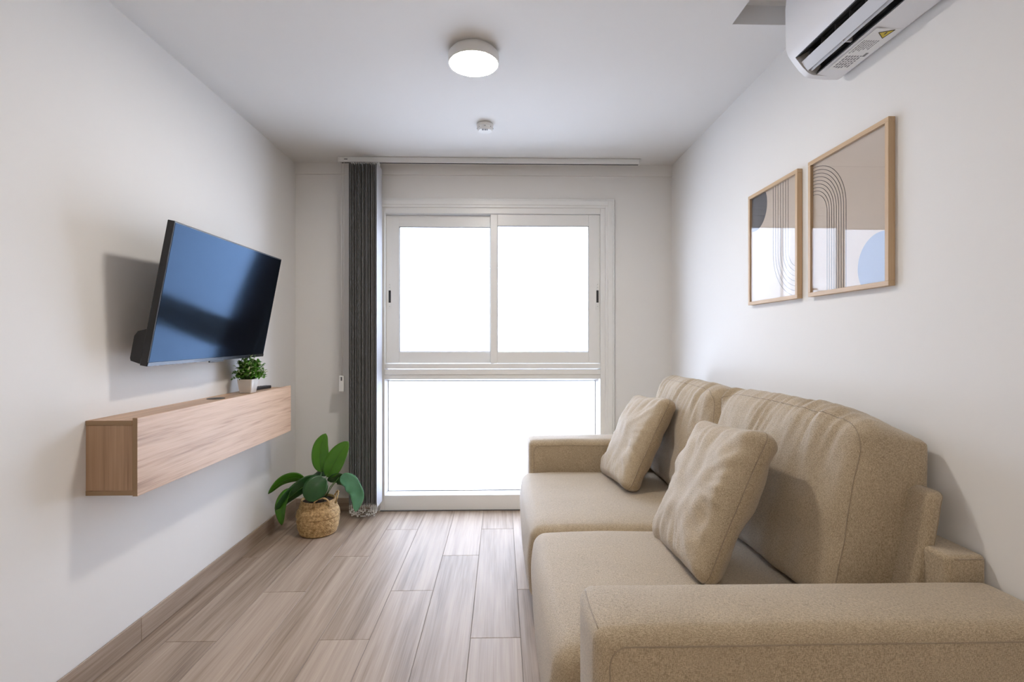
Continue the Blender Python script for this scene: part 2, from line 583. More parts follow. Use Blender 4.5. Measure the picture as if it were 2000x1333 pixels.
# ------------------------------------------------------------------ window
FYI = YB - 0.012            # inner face of the outer frame
win = thing('window_1', (-0.055, YB, 0), 'white framed window, two sliding sashes above a fixed pane', None, None, 'structure')
SX0, SX1, SZ0, SZ1 = -0.819, 0.708, 1.039, 2.103     # sash opening
LX_0, LX_1, LZ0, LZ1 = -0.822, 0.698, 0.110, 0.930   # fixed pane opening
mb = MB()   # outer frame
mb.box(WX0, SX0, FYI, YB+0.10, 0.0, WZ1, 0.002, 1)
mb.box(SX1, WX1, FYI, YB+0.10, 0.0, WZ1, 0.002, 1)
mb.box(SX0, SX1, FYI, YB+0.10, SZ1, WZ1, 0.002, 1)
mb.build('outer_frame', 'pvc', win)
mb = MB()   # raised cover moulding running round the frame
for a, b2, pr in ((0.052, 0.0, 0.010), (0.034, 0.014, 0.016)):
    mb.box(WX0-0.012+b2, WX0+a, FYI-pr, FYI+0.004, 0.0, WZ1+0.012-b2, 0.003, 2)
    mb.box(WX1-a, WX1+0.012-b2, FYI-pr, FYI+0.004, 0.0, WZ1+0.012-b2, 0.003, 2)
    mb.box(WX0+a, WX1-a, FYI-pr, FYI+0.004, WZ1-a, WZ1+0.012-b2, 0.003, 2)
mb.build('cover_moulding', 'pvc', win)
mb = MB()   # transom
mb.box(SX0, SX1, FYI+0.002, YB+0.10, 1.004, SZ0, 0.002, 1)
mb.box(SX0, SX1, FYI-0.004, YB+0.10, 0.962, 0.998, 0.002, 1)
mb.box(SX0, SX1, FYI+0.003, YB+0.10, LZ1, 0.9645, 0.002, 1)
mb.build('transom', 'pvc', win)
mb = MB()
mb.box(SX0, SX1, FYI, YB+0.10, 0.0, LZ0, 0.002, 1)
mb.build('bottom_rail', 'pvc', win)
MB().box(SX0-0.03, SX1+0.03, FYI-0.006, FYI+0.01, 0.0, 0.006).build('sealing_strip', 'gasket', win)
mb = MB()   # bright bevelled glazing bead round the fixed pane
gy = YB + 0.045
bd = 0.017
def bead(mb, x0, x1, z0, z1, yf, yb, w):
    o = [(x0, z0), (x1, z0), (x1, z1), (x0, z1)]
    i = [(x0+w, z0+w), (x1-w, z0+w), (x1-w, z1-w), (x0+w, z1-w)]
    v = [(x, yf, z) for x, z in o] + [(x, yb, z) for x, z in i] + [(x, yb, z) for x, z in o]
    f = []
    for k in range(4):
        j = (k+1) % 4
        f += [(k, j, 4+j, 4+k), (4+k, 4+j, 8+j, 8+k), (8+k, 8+j, j, k)]
    mb.add(v, f)
bead(mb, LX_0, LX_1, LZ0, LZ1, FYI+0.012, gy, bd)
mb.build('glazing_bead', 'pvc', win)
mb = MB()
x0, x1, z0, z1 = LX_0+bd, LX_1-bd, LZ0+bd, LZ1-bd
for a in ((x0, x0+0.003, z0, z1), (x1-0.003, x1, z0, z1), (x0, x1, z0, z0+0.003), (x0, x1, z1-0.003, z1)):
    mb.box(a[0], a[1], gy-0.002, gy+0.003, a[2], a[3])
mb.build('gasket', 'gasket', win)
MB().box(x0, x1, gy+0.001, gy+0.007, z0, z1).build('pane', 'glass', win)

def sash(x0, x1, z0, z1, gx0, gx1, gz0, gz1, yf, yb, hx, label):
    s = thing('sash', ((x0+x1)/2, yf, z0), label, parent=win)
    mb = MB()
    mb.box(x0, gx0, yf, yb, z0, z1, 0.0025, 2)
    mb.box(gx1, x1, yf, yb, z0, z1, 0.0025, 2)
    mb.box(gx0, gx1, yf, yb, z0, gz0, 0.0025, 2)
    mb.box(gx0, gx1, yf, yb, gz1, z1, 0.0025, 2)
    mb.build('sash_frame', 'pvc', s)
    ym = (yf+yb)/2
    MB().box(gx0-0.005, gx1+0.005, ym-0.003, ym+0.003, gz0-0.005, gz1+0.005).build('pane', 'glass', s)
    mb = MB()
    for a in ((gx0, gx0+0.003, gz0, gz1), (gx1-0.003, gx1, gz0, gz1), (gx0, gx1, gz0, gz0+0.003), (gx0, gx1, gz1-0.003, gz1)):
        mb.box(a[0], a[1], yf+0.004, ym, a[2], a[3])
    mb.build('gasket', 'gasket', s)
    mb = MB(); mb.box(hx-0.013, hx+0.013, yf-0.0018, yf+0.001, 1.425, 1.60, 0.0008, 1)
    mb.build('latch_plate', 'pvc', s)
    MB().box(hx-0.008, hx+0.008, yf-0.0032, yf, 1.474, 1.562, 0.0012, 1).build('latch', 'black', s)
    for hz in (1.448, 1.582, 1.604):
        m2 = MB(); m2.lathe([(0.0035, 0), (0.0035, 0.002)], 0, 0, 10)
        m2.v = [(hx + a, yf - 0.0020 - c, hz + b3) for a, b3, c in m2.v]
        m2.build('screw', 'metal', s)
    return s
sash(-0.819, -0.045, SZ0+0.002, SZ1-0.002, -0.727, -0.076, 1.122, 2.018, YB+0.040, YB+0.072, -0.794, 'left sliding sash, behind the right one')
sash(-0.073, 0.708, SZ0+0.002, SZ1-0.002, -0.024, 0.627, 1.122, 2.020, YB+0.002, YB+0.034, 0.690, 'right sliding sash, in front')

# ================================================================== BLIND
bl = thing('vertical_blind', (-0.1, 3.52, 0), 'charcoal vertical blind gathered at the left of its white ceiling rail', 'blind')
BY = 3.522
mb = MB()
mb.box(-1.095, 0.955, BY-0.020, BY+0.020, H-0.036, H-0.001, 0.003, 2)
rail = mb.build('head_rail', 'white_plastic', bl)
MB().box(-1.108, -1.0955, BY-0.022, BY+0.022, H-0.038, H-0.001, 0.003, 2).build('end_cap', 'white_plastic', rail)
MB().box(0.9555, 0.963, BY-0.022, BY+0.022, H-0.038, H-0.001, 0.003, 2).build('end_cap', 'white_plastic', rail)
MB().box(-1.065, -1.042, BY-0.0206, BY-0.0196, H-0.0205, H-0.0155).build('maker_mark', 'black', rail)
MB().box(-1.09, 0.95, BY-0.006, BY+0.006, H-0.0375, H-0.036).build('track_slot', 'darkslot', rail)
NS = 16
sw = 0.0635
for i in range(NS):
    x = -1.018 + 0.0123 * i
    a = math.radians(random.uniform(-4, 4)) if i < NS-1 else math.radians(3)
    xs, ys = [], []
    n = 5
    prof = []
    for j in range(n):
        u = -1 + 2*j/(n-1)
        bow = 0.0025 * (1 - u*u)
        prof.append((x + u*sw*math.sin(a) + bow, BY + u*sw*math.cos(a)))
    vs, fs = [], []
    th = 0.0017
    dy = random.uniform(-0.008, 0.008)
    prof = [(a_, b_ + dy) for a_, b_ in prof]
    for (px, py) in prof:
        for zz in (0.098, 2.395):
            vs += [(px-th, py, zz), (px+th, py, zz)]
    for j in range(n-1):
        a0, b0 = j*4, (j+1)*4
        fs += [(a0, a0+2, b0+2, b0), (a0+1, b0+1, b0+3, a0+3), (a0, b0, b0+1, a0+1), (a0+2, a0+3, b0+3, b0+2)]
    fs += [(0, 1, 3, 2), ((n-1)*4, (n-1)*4+2, (n-1)*4+3, (n-1)*4+1)]
    sl = obj('slat', vs, fs, 'blind', bl)
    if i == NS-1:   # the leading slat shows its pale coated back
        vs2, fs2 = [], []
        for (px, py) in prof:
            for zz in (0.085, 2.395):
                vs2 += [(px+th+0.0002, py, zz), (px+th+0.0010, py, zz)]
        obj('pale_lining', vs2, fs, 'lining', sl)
    MB().box(x-0.004, x+0.004, BY-0.012, BY+0.012, 2.392, H-0.036).build('hanger', 'white_plastic', sl)
    MB().box(x-0.0022, x+0.0022, BY-0.055, BY+0.055, 0.080, 0.104).build('weight', 'chain', sl)
mb = MB()   # linking bead chains sagging in loops under the gathered slats
for sgn in (-1, 1, -1, -1):
    for i in range(NS-1):
        xa, xb = -1.018 + 0.0123*i, -1.018 + 0.0123*(i+1)
        yy = BY + sgn * 0.052
        dip = 0.030 + 0.045*random.random()
        for j in range(15):
            t = j/14
            s = 1 - (2*t-1)**4
            px = xa + (xb-xa)*(0.5 + 0.5*math.copysign(abs(2*t-1)**0.6, 2*t-1)) + random.uniform(-.001, .001)
            pz = 0.094 - dip*s
            pyy = yy + sgn*0.008*math.sin(t*math.pi)
            r = 0.0031
            v = [(px+r, pyy, pz), (px-r, pyy, pz), (px, pyy+r, pz), (px, pyy-r, pz), (px, pyy, pz+r), (px, pyy, pz-r)]
            f = [(0, 2, 4), (2, 1, 4), (1, 3, 4), (3, 0, 4), (2, 0, 5), (1, 2, 5), (3, 1, 5), (0, 3, 5)]
            mb.add(v, f)
o = mb.build('bead_chain', 'chain', bl); o['kind'] = 'stuff'
cx0 = -1.083
MB().tube([(cx0, BY-0.014, H-0.036), (cx0-0.002, BY-0.014, 1.7), (cx0, BY-0.014, 0.965)], 0.0020, 6).build('cord', 'chain', bl, True)
MB().tube([(cx0+0.014, BY-0.006, H-0.036), (cx0+0.013, BY-0.006, 1.7), (cx0+0.006, BY-0.012, 0.965)], 0.0018, 6).build('cord', 'chain', bl, True)
mb = MB()
mb.box(cx0-0.016, cx0+0.018, BY-0.022, BY-0.004, 0.855, 0.965, 0.004, 2)
cwt = mb.build('cord_weight', 'white_plastic', bl)
MB().box(cx0-0.004, cx0+0.006, BY-0.0226, BY-0.0216, 0.930, 0.955).build('slot', 'gasket', cwt)

# ================================================================== CEILING LAMP, SMOKE DETECTOR
def ceiling_lamp(x, y, label, dif='diffuser'):
    t = thing('ceiling_lamp', (x, y, H), label, 'lamp', 'round ceiling lamps')
    mb = MB()
    mb.lathe([(0.098, H), (0.098, H-0.012), (0.110, H-0.014), (0.110, H-0.048), (0.107, H-0.052), (0.103, H-0.052), (0.103, H-0.046), (0.0, H-0.046)], x, y, 56)
    auto_smooth(mb.build('housing', 'white_plastic', t), 30)
    mb = MB()
    mb.lathe([(0.0, H-0.0462), (0.1028, H-0.0465), (0.1028, H-0.0530), (0.099, H-0.0550), (0.0, H-0.0555)], x, y, 56)
    auto_smooth(mb.build('diffuser', dif, t), 30)
    for g in (0.6, 2.7, 4.8):
        mb = MB()
        mb.box(x+0.104*math.cos(g)-0.012, x+0.104*math.cos(g)+0.012, y+0.104*math.sin(g)-0.004, y+0.104*math.sin(g)+0.004, H-0.0145, H-0.006)
        mb.build('clip', 'white_plastic', t)
    return t
ceiling_lamp(-0.118, 2.227, 'lit round white ceiling lamp in front of the smoke detector')
ceiling_lamp(-0.118, -1.05, 'second round white ceiling lamp, behind the viewer', 'diffuser_rear')

sx, sy = -0.091, 2.965
t = thing('smoke_detector', (sx, sy, H), 'small round white smoke detector on the ceiling near the window', 'detector')
mb = MB(); mb.lathe([(0.044, H), (0.048, H-0.004), (0.048, H-0.016), (0.046, H-0.018)], sx, sy, 40)
auto_smooth(mb.build('base_ring', 'white_plastic', t), 30)
mb = MB(); mb.lathe([(0.0455, H-0.0175), (0.0465, H-0.021), (0.045, H-0.034), (0.038, H-0.040), (0.0, H-0.042)], sx, sy, 40)
auto_smooth(mb.build('cover', 'white_plastic', t), 30)
for g in range(8):
    a = 2*math.pi*g/8
    px, py = sx+0.0425*math.cos(a), sy+0.0425*math.sin(a)
    MB().box(px-0.005, px+0.005, py-0.005, py+0.005, H-0.0265, H-0.0245).build('vent_slot', 'gasket', t)
mb = MB()
for j, (dx, w) in enumerate(((-0.012, 0.010), (0.002, 0.012), (0.013, 0.006))):
    mb.box(sx+dx-w/2, sx+dx+w/2, sy-0.032, sy-0.016, H-0.0425, H-0.0390)
mb.build('printed_label', 'grey_print', t)

# ================================================================== AIR CONDITIONER
AY0, AY1 = 0.93, 1.80
ac = thing('air_conditioner', (1.12, (AY0+AY1)/2, 2.13), 'white wall air conditioner with open louvre at the top right', 'air conditioner')
body = [(1.222, 2.43), (1.030, 2.43), (1.016, 2.418), (1.012, 2.38), (1.014, 2.236), (1.022, 2.214), (1.034, 2.196),
        (1.052, 2.205), (1.085, 2.225), (1.125, 2.21), (1.128, 2.165), (1.110, 2.137),
        (1.150, 2.132), (1.200, 2.132), (1.214, 2.140), (1.222, 2.150)]
cheek = [(1.222, 2.43), (1.030, 2.43), (1.016, 2.418), (1.012, 2.38), (1.014, 2.236), (1.022, 2.214), (1.034, 2.196),
         (1.046, 2.180), (1.062, 2.160), (1.080, 2.143), (1.095, 2.136), (1.150, 2.132), (1.200, 2.132), (1.214, 2.140), (1.222, 2.150)]
auto_smooth(MB().prism_y(body, AY0+0.024, AY1-0.024).build('body', 'ac_white', ac), 25)
auto_smooth(MB().prism_y(cheek, AY1-0.024, AY1).build('end_cheek', 'ac_white', ac), 25)
auto_smooth(MB().prism_y(cheek, AY0, AY0+0.024).build('end_cheek', 'ac_white', ac), 25)
cav = [(1.0355, 2.1975), (1.053, 2.2065), (1.085, 2.2265), (1.1245, 2.2115), (1.1275, 2.1655), (1.1095, 2.138), (1.1075, 2.1395), (1.124, 2.1655), (1.1215, 2.2085), (1.085, 2.2225), (1.055, 2.2030), (1.038, 2.1950)]
MB().prism_y(cav, AY0+0.0245, AY1-0.0245).build('air_outlet', 'darkslot', ac)
vane = []
for j in range(7):
    u = j/6; vane.append((1.0545+0.023*u, 2.1790-0.030*u - 0.003*math.sin(math.pi*u)))
for j in range(6, -1, -1):
    u = j/6; vane.append((1.0575+0.023*u, 2.1820-0.030*u - 0.002*math.sin(math.pi*u)))
auto_smooth(MB().prism_y(vane, AY0+0.026, AY1-0.026).build('louvre', 'louvre', ac), 25)
vane2 = [(1.0800, 2.160), (1.0880, 2.1455), (1.0905, 2.1465), (1.0830, 2.1615)]
MB().prism_y(vane2, AY0+0.026, AY1-0.026).build('louvre', 'louvre', ac)
for yy in (1.28, 1.60):
    MB().box(1.080, 1.112, yy-0.004, yy+0.004, 2.150, 2.166).build('louvre_bracket', 'ac_white', ac)
for k in range(12):
    yy = AY0 + 0.06 + k*0.068
    MB().box(1.060, 1.115, yy-0.0008, yy+0.0008, 2.172, 2.206).build('inner_fin', 'gasket', ac)
# rating label and warning sticker on the underside
lz = 2.1316
st = MB().box(1.118, 1.196, 1.50, 1.735, lz-0.0004, lz+0.0002).build('rating_sticker', 'white_plastic', ac)
mb = MB()
tri = [(1.140, 1.520), (1.178, 1.505), (1.172, 1.548)]
mb.add([(x, y, lz-0.0007) for x, y in tri] + [(x, y, lz-0.0003) for x, y in tri], [(0, 1, 2), (5, 4, 3), (0, 3, 4, 1), (1, 4, 5, 2), (2, 5, 3, 0)])
mb.build('warning_triangle', 'yellow', st)
cxx, cyy = sum(p[0] for p in tri)/3, sum(p[1] for p in tri)/3
mb = MB()
for k in range(3):
    a, b2 = tri[k], tri[(k+1) % 3]
    mb.tube([(a[0], a[1], lz-0.0007), (b2[0], b2[1], lz-0.0007)], 0.0012, 4)
mb.box(cxx-0.002, cxx+0.002, cyy-0.007, cyy+0.004, lz-0.001, lz-0.0006)
mb.build('triangle_border', 'black', st)
mb = MB()
for r in range(7):
    x = 1.124 + r*0.0075
    y = 1.56
    while y < 1.625 - r*0.004:
        w = random.uniform(0.004, 0.012)
        mb.box(x, x+0.0035, y, y+w, lz-0.0006, lz-0.0003); y += w + 0.002
for r in range(6):
    x = 1.128 + r*0.009
    y = 1.645
    while y < 1.715:
        w = random.uniform(0.005, 0.016)
        mb.box(x, x+0.0055, y, y+w, lz-0.0006, lz-0.0003); y += w + 0.004
mb.box(1.180, 1.189, 1.628, 1.650, lz-0.0006, lz-0.0003)
mb.build('label_print', 'grey_print', st)

# ================================================================== FRAMED PRINTS
def picture(y0, y1, z0, z1, label, which):
    xw = XR
    t = thing('framed_print', (xw, (y0+y1)/2, z0), label, 'picture', 'abstract prints over the sofa')
    fw, dp = 0.016, 0.022
    xi = xw - dp
    for a in ((y0, y1, z0, z0+fw), (y0, y1, z1-fw, z1)):
        MB().box(xi, xw, a[0], a[1], a[2], a[3], 0.001, 1).build('frame_bar', 'frame_oak_y', t)
    for a in ((y0, y0+fw, z0+fw, z1-fw), (y1-fw, y1, z0+fw, z1-fw)):
        MB().box(xi, xw, a[0], a[1], a[2], a[3], 0.001, 1).build('frame_bar', 'frame_oak', t)
    py0, py1, pz0, pz1 = y0+fw, y1-fw, z0+fw, z1-fw
    xp = xw - 0.010
    pp = MB().box(xp, xp+0.004, py0, py1, pz0, pz1).build('print', 'paper', t)
    MB().box(xi+0.004, xi+0.006, py0, py1, pz0, pz1).build('glass_pane', 'picglass', t)
    PW_, PH_ = py1-py0, pz1-pz0
    # u runs left to right as the viewer sees it (towards the camera), v from the top down
    def Q(u, v, d=0.0006): return (xp - d, py1 - u*PW_, pz1 - v*PH_)
    asp = PW_/PH_
    def disc(name, cu, cv, r, mat):
        n = 64
        pts = []
        for k in range(n):
            g = 2*math.pi*k/n
            u = min(max(cu + r*math.cos(g), 0), 1); v = min(max(cv + r*asp*math.sin(g), 0), 1)
            q = (round(u, 5), round(v, 5))
            if not pts or pts[-1] != q: pts.append(q)
        vs = [Q(*q, 0.0006) for q in pts] + [Q(*q, 0.0) for q in pts]
        m = len(pts)
        fs = [tuple(range(m)), tuple(range(2*m-1, m-1, -1))] + [(i, (i+1) % m, m+(i+1) % m, m+i) for i in range(m)]
        obj(name, vs, fs, mat, pp)
    def line(path, w=0.0021):
        MB().tube([Q(u, v, 0.0002) for u, v in path if 0 <= u <= 1 and 0 <= v <= 1], w*0.5, 4).build('drawn_line', 'ink', pp)
    if which == 0:
        disc('half_disc', 0.079, 0.105, 0.287, 'ink_grey')
        for i in range(7):
            u = 0.506 + 0.052*i
            R = 0.92 - u + 0.12
            path = [(u, 0.0), (u, 0.60)]
            for k in range(1, 13):
                g = math.pi/2*k/12
                path.append((u + R*(1-math.cos(g)), 0.60 + R*asp*math.sin(g)))
            line(path)
    else:
        disc('half_disc', 0.925, 0.89, 0.28, 'ink_blue')
        for i in range(9):
            r = 0.22 + 0.034*i
            path = []
            for k in range(21):
                g = math.pi/2*k/20
                path.append((r*math.sin(g) + 0.0, 0.407 - r*asp*math.cos(g)))
            path.append((r, 1.0))
            line(path)
    return t
M['frame_oak_y'] = wood('pale_oak_rail', [(0.3, (0.50, 0.34, 0.20)), (0.7, (0.68, 0.50, 0.32))], 'Y', 1.5, 0.45, rand=False, bump=0.08)
picture(2.050, 2.462, 1.373, 1.900, 'oak framed abstract print with a dark half disc, nearer the window', 0)
picture(1.561, 1.978, 1.372, 1.898, 'oak framed abstract print with arched lines and a blue half disc', 1)

# ================================================================== TELEVISION
tvc = np.array([-1.282, 2.435, 1.382]); ya, ti, ro = 0.0163, 0.1919, 0.0100
def tvrot():
    A = np.array([[math.cos(ya), -math.sin(ya), 0], [math.sin(ya), math.cos(ya), 0], [0, 0, 1]])
    B = np.array([[math.cos(ti), 0, math.sin(ti)], [0, 1, 0], [-math.sin(ti), 0, math.cos(ti)]])
    D = np.array([[1, 0, 0], [0, math.cos(ro), -math.sin(ro)], [0, math.sin(ro), math.cos(ro)]])
    return A @ B @ D
TR = tvrot()
TW, TH = 0.97, 0.558
def tvmb(mb, name, mat, parent, smooth=False):
    V = np.array(mb.v) @ TR.T + tvc
    mb.v = [tuple(p) for p in V]
    return mb.build(name, mat, parent, smooth)
tv = thing('television', (XL+0.03, 2.435, 1.38), 'black flat screen television tilted down from its wall bracket', 'television')
# local: x toward the viewer side (screen face at x=0), y along the wall, z up
mb = MB(); mb.box(-0.028, -0.0012, -TW/2, TW/2, -TH/2, TH/2, 0.0015, 1)
shell = tvmb(mb, 'casing', 'black', tv)
mb = MB(); mb.box(-0.002, 0.0, -TW/2+0.006, TW/2-0.006, -TH/2+0.016, TH/2-0.006)
tvmb(mb, 'screen', 'tvscreen', tv)
M['tvchin'] = plain('dark_metal_bezel', (0.03, 0.035, 0.045), 0.22, metal=0.6)
mb = MB(); mb.box(-0.004, 0.001, -TW/2+0.001, TW/2-0.001, -TH/2+0.0005, -TH/2+0.0155, 0.0005, 1)
tvmb(mb, 'lower_bezel', 'tvchin', tv)
mb = MB(); mb.box(-0.006, 0.002, 0.0-0.06, 0.06, -TH/2-0.007, -TH/2+0.001, 0.001, 1)
tvmb(mb, 'sensor_bar', 'black', tv)
mb = MB()
prof = [(-0.027, -TH/2+0.004), (-0.066, -TH/2+0.010), (-0.070, -TH/2+0.02), (-0.070, -TH/2+0.105), (-0.060, -TH/2+0.125), (-0.027, -TH/2+0.14)]
mb.prism_y(prof, -TW/2+0.004, TW/2-0.004)
tvmb(mb, 'rear_housing', 'black', shell)
br = MB()
br.box(-0.034, -0.028, -0.20, 0.20, -0.10, 0.14)
tvmb(br, 'mount_plate', 'darkslot', tv)
br = MB()
br.box(XL, XL+0.012, 2.435-0.11, 2.435+0.11, 1.28, 1.50, 0.002, 1)
br.tube([(XL+0.01, 2.40, 1.44), (XL+0.07, 2.42, 1.43), (-1.315, 2.435, 1.40)], 0.014, 8)
br.tube([(XL+0.01, 2.48, 1.34), (XL+0.06, 2.46, 1.35), (-1.325, 2.44, 1.36)], 0.014, 8)
br.build('wall_bracket', 'darkslot', tv)

# ================================================================== FLOATING CABINET
CX0, CX1, CY0, CY1, CZ0, CZ1 = XL, -1.268, 1.816, 3.122, 0.660, 0.922
cab = thing('floating_cabinet', (CX0, (CY0+CY1)/2, CZ0), 'long oak floating cabinet on the wall under the television', 'cabinet')
bt = 0.0165
MB().box(CX0, CX1-bt-0.002, CY0, CY1, CZ1-bt, CZ1, 0.0006, 1).build('top_board', 'oak', cab)
MB().box(CX0, CX1-bt-0.002, CY0, CY1, CZ0, CZ0+bt, 0.0006, 1).build('bottom_board', 'oak', cab)
for y in (CY0+0.0012, CY1-0.0012-bt):
    MB().box(CX0, CX1-bt-0.002, y, y+bt, CZ0+bt+0.0006, CZ1-bt-0.0006, 0.0005, 1).build('side_panel', 'oak_end', cab)
fp = MB().box(CX1-bt, CX1, CY0-0.001, CY1, CZ0-0.003, CZ1+0.009, 0.0008, 1).build('front_panel', 'oak', cab)
MB().box(CX0, CX0+0.006, CY0+bt+0.002, CY1-bt-0.002, CZ0+bt+0.001, CZ1-bt-0.001).build('back_panel', 'oak', cab)
M['edge'] = plain('brown_edge_band', (0.30, 0.19, 0.10), 0.5)
for (a, z0, z1, x0, x1) in (('edge_band', CZ1-bt+0.0004, CZ1-0.0004, CX0+0.001, CX1-bt-0.003), ('edge_band', CZ0+0.0004, CZ0+bt-0.0004, CX0+0.001, CX1-bt-0.003), ('edge_band', CZ0-0.0025, CZ1+0.0085, CX1-bt+0.0005, CX1-0.0005)):
    yy = CY0-0.001 if x1 > CX1-0.01 else CY0
    MB().box(x0, x1, yy-0.0006, yy+0.0004, z0, z1).build(a, 'edge', cab)
mb = MB(); mb.lathe([(0.040, CZ1-0.001), (0.040, CZ1+0.0015), (0.037, CZ1+0.0025), (0.0, CZ1+0.0028)], -1.374, 2.500, 28)
gr = mb.build('cable_grommet', 'black', cab)

# remote control lying behind the pot
mb = MB(); mb.box(-0.0185, 0.0185, -0.095, 0.095, 0, 0.017, 0.004, 2)
ra = math.radians(-8)
def rot2(v, a, ox, oy, oz): return [(ox + x*math.cos(a) - y*math.sin(a), oy + x*math.sin(a) + y*math.cos(a), oz+z) for x, y, z in v]
rx, ry = -1.385, 2.962
rem = thing('remote_control', (rx, ry, CZ1), 'black remote control on the cabinet behind the small white pot', 'remote')
mb.v = rot2(mb.v, ra, rx, ry, CZ1+0.0002); mb.build('remote_body', 'black', rem)
for i in range(6):
    for j in (-1, 0, 1):
        m2 = MB().box(j*0.010-0.003, j*0.010+0.003, -0.06+i*0.019-0.003, -0.06+i*0.019+0.003, 0.0168, 0.0182)
        m2.v = rot2(m2.v, ra, rx, ry, CZ1+0.0002); m2.build('button', 'gasket', rem)

# ------------------------------------------------------------------ small potted herb
px, py = -1.358, 2.780
pt = thing('potted_plant', (px, py, CZ1), 'small bushy green plant in a square white pot on the cabinet', 'plant')
def sq(r, z, n=5):
    # rounded square ring
    out = []
    c = r*0.18
    for cxs, cys, a0 in ((1, 1, 0), (-1, 1, 90), (-1, -1, 180), (1, -1, 270)):
        for k in range(n):
            g = math.radians(a0 + 90*k/(n-1))
            out.append((px + cxs*(r-c) + c*math.cos(g), py + cys*(r-c) + c*math.sin(g), z))
    return out
rings = [(0.029, 0.0004), (0.031, 0.003), (0.040, 0.070), (0.041, 0.074), (0.0365, 0.074), (0.0355, 0.064)]
vs, fs = [], []
for r, z in rings: vs += sq(r, CZ1+z)
n = 20
for i in range(len(rings)-1):
    for k in range(n):
        fs.append((i*n+k, i*n+(k+1) % n, (i+1)*n+(k+1) % n, (i+1)*n+k))
fs.append(tuple(range(n)))
a = obj('pot', vs, fs, 'pot', pt); auto_smooth(a, 35)
so = sq(0.0355, CZ1+0.066)
obj('soil', so + [(x, y, z-0.006) for x, y, z in so], [tuple(range(n)), tuple(range(2*n-1, n-1, -1))] + [(i, (i+1) % n, n+(i+1) % n, n+i) for i in range(n)], 'soil', pt)
def leaflet(mb, p, d, L, w, up=None):
    d = Vector(d).normalized()
    s = d.cross(Vector((random.uniform(-.4, .4), random.uniform(-.4, .4), 1))).normalized()
    nrm = s.cross(d).normalized()
    P = Vector(p)
    pts = [P, P + d*L*0.35 + s*w + nrm*w*0.3, P + d*L*0.75 + s*w*0.7 + nrm*w*0.1, P + d*L - nrm*w*0.3, P + d*L*0.75 - s*w*0.7 + nrm*w*0.1, P + d*L*0.35 - s*w + nrm*w*0.3, P + d*L*0.5]
    mb.add(pts, [(0, 1, 6), (1, 2, 6), (2, 3, 6), (3, 4, 6), (4, 5, 6), (5, 0, 6)])
fo, fp_, stm = MB(), MB(), MB()
bx, bz = Vector((px, py, CZ1+0.066)), 0
for i in range(130):
    th = random.uniform(0, 2*math.pi)
    ph = math.acos(random.uniform(-0.12, 1.0))
    rad = 0.095 * random.uniform(0.7, 1.0)
    d = Vector((math.sin(ph)*math.cos(th)*0.80, math.sin(ph)*math.sin(th)*1.0, math.cos(ph)*1.18))
    tip = bx + d*rad + Vector((0.012, 0, 0.022))
    if tip.x < XL + 0.012: tip.x = XL + 0.012
    tip.z = max(tip.z, CZ1 + 0.055)
    base = bx + Vector((d.x*0.02, d.y*0.02, -0.002))
    mid = base.lerp(tip, 0.5) + Vector((0, 0, 0.014))
    stm.tube([base, mid, tip], [0.0011, 0.0009, 0.0006], 4)
    for k in range(10):
        u = random.uniform(0.35, 1.05)
        p = base.lerp(tip, u) + Vector((0, 0, 0.014*4*u*(1-u) if u < 1 else 0))
        if p.x < XL + 0.014: p.x = XL + 0.014
        dd = Vector((random.gauss(0, 1), random.gauss(0, 1), random.gauss(0.3, 0.8))) + d*0.9
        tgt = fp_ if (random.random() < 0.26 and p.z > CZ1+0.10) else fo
        q = Vector(dd).normalized()*0.02
        if p.x + q.x < XL + 0.004: dd.x = abs(dd.x)
        leaflet(tgt, p, dd, random.uniform(0.013, 0.023), random.uniform(0.0045, 0.0075))
o = fo.build('foliage', 'herb', pt); o['kind'] = 'stuff'
o = fp_.build('pale_leaf_tips', 'herb_pale', pt); o['kind'] = 'stuff'
o = stm.build('stems', 'stem', pt); o['kind'] = 'stuff'

# ================================================================== BASKET AND BIG PLANT
kx, ky = -1.143, 3.232
bk = thing('woven_basket', (kx, ky, 0), 'round woven seagrass basket with handles holding the leafy plant', 'basket')
def basket_radius(z):
    # belly basket with a fold round its middle
    pts = [(0.0, 0.100), (0.012, 0.110), (0.05, 0.122), (0.088, 0.1265), (0.108, 0.1245), (0.115, 0.1295), (0.140, 0.1255), (0.170, 0.112), (0.198, 0.103), (0.216, 0.102)]
    for (z0, r0), (z1, r1) in zip(pts, pts[1:]):
        if z <= z1:
            u = (z-z0)/(z1-z0); u = u*u*(3-2*u)
            return r0 + (r1-r0)*u
    return pts[-1][1]
rows, segs = 116, 168
vs, fs = [], []
HB = 0.214
for i in range(rows):
    z = 0.0005 + HB*i/(rows-1)
    row = i/4.0
    for k in range(segs):
        g = 2*math.pi*k/segs
        r = basket_radius(z)
        # plaited rows: diagonal strands alternating row by row
        ph = (k/segs*56 + (0.5 if int(row) % 2 else 0.0) + (row % 1.0 - 0.5)*(0.7 if int(row) % 2 else -0.7))
        strand = abs(math.sin(math.pi*ph))**0.6
        rowb = math.sin(math.pi*(row % 1.0))**0.5
        r += 0.0042*strand*rowb - 0.002 + 0.0012*noise.noise(Vector((math.cos(g)*9, math.sin(g)*9, z*40)))
        vs.append((kx + r*math.cos(g), ky + r*math.sin(g), z))
for i in range(rows-1):
    for k in range(segs):
        k2 = (k+1) % segs
        fs.append((i*segs+k, i*segs+k2, (i+1)*segs+k2, (i+1)*segs+k))
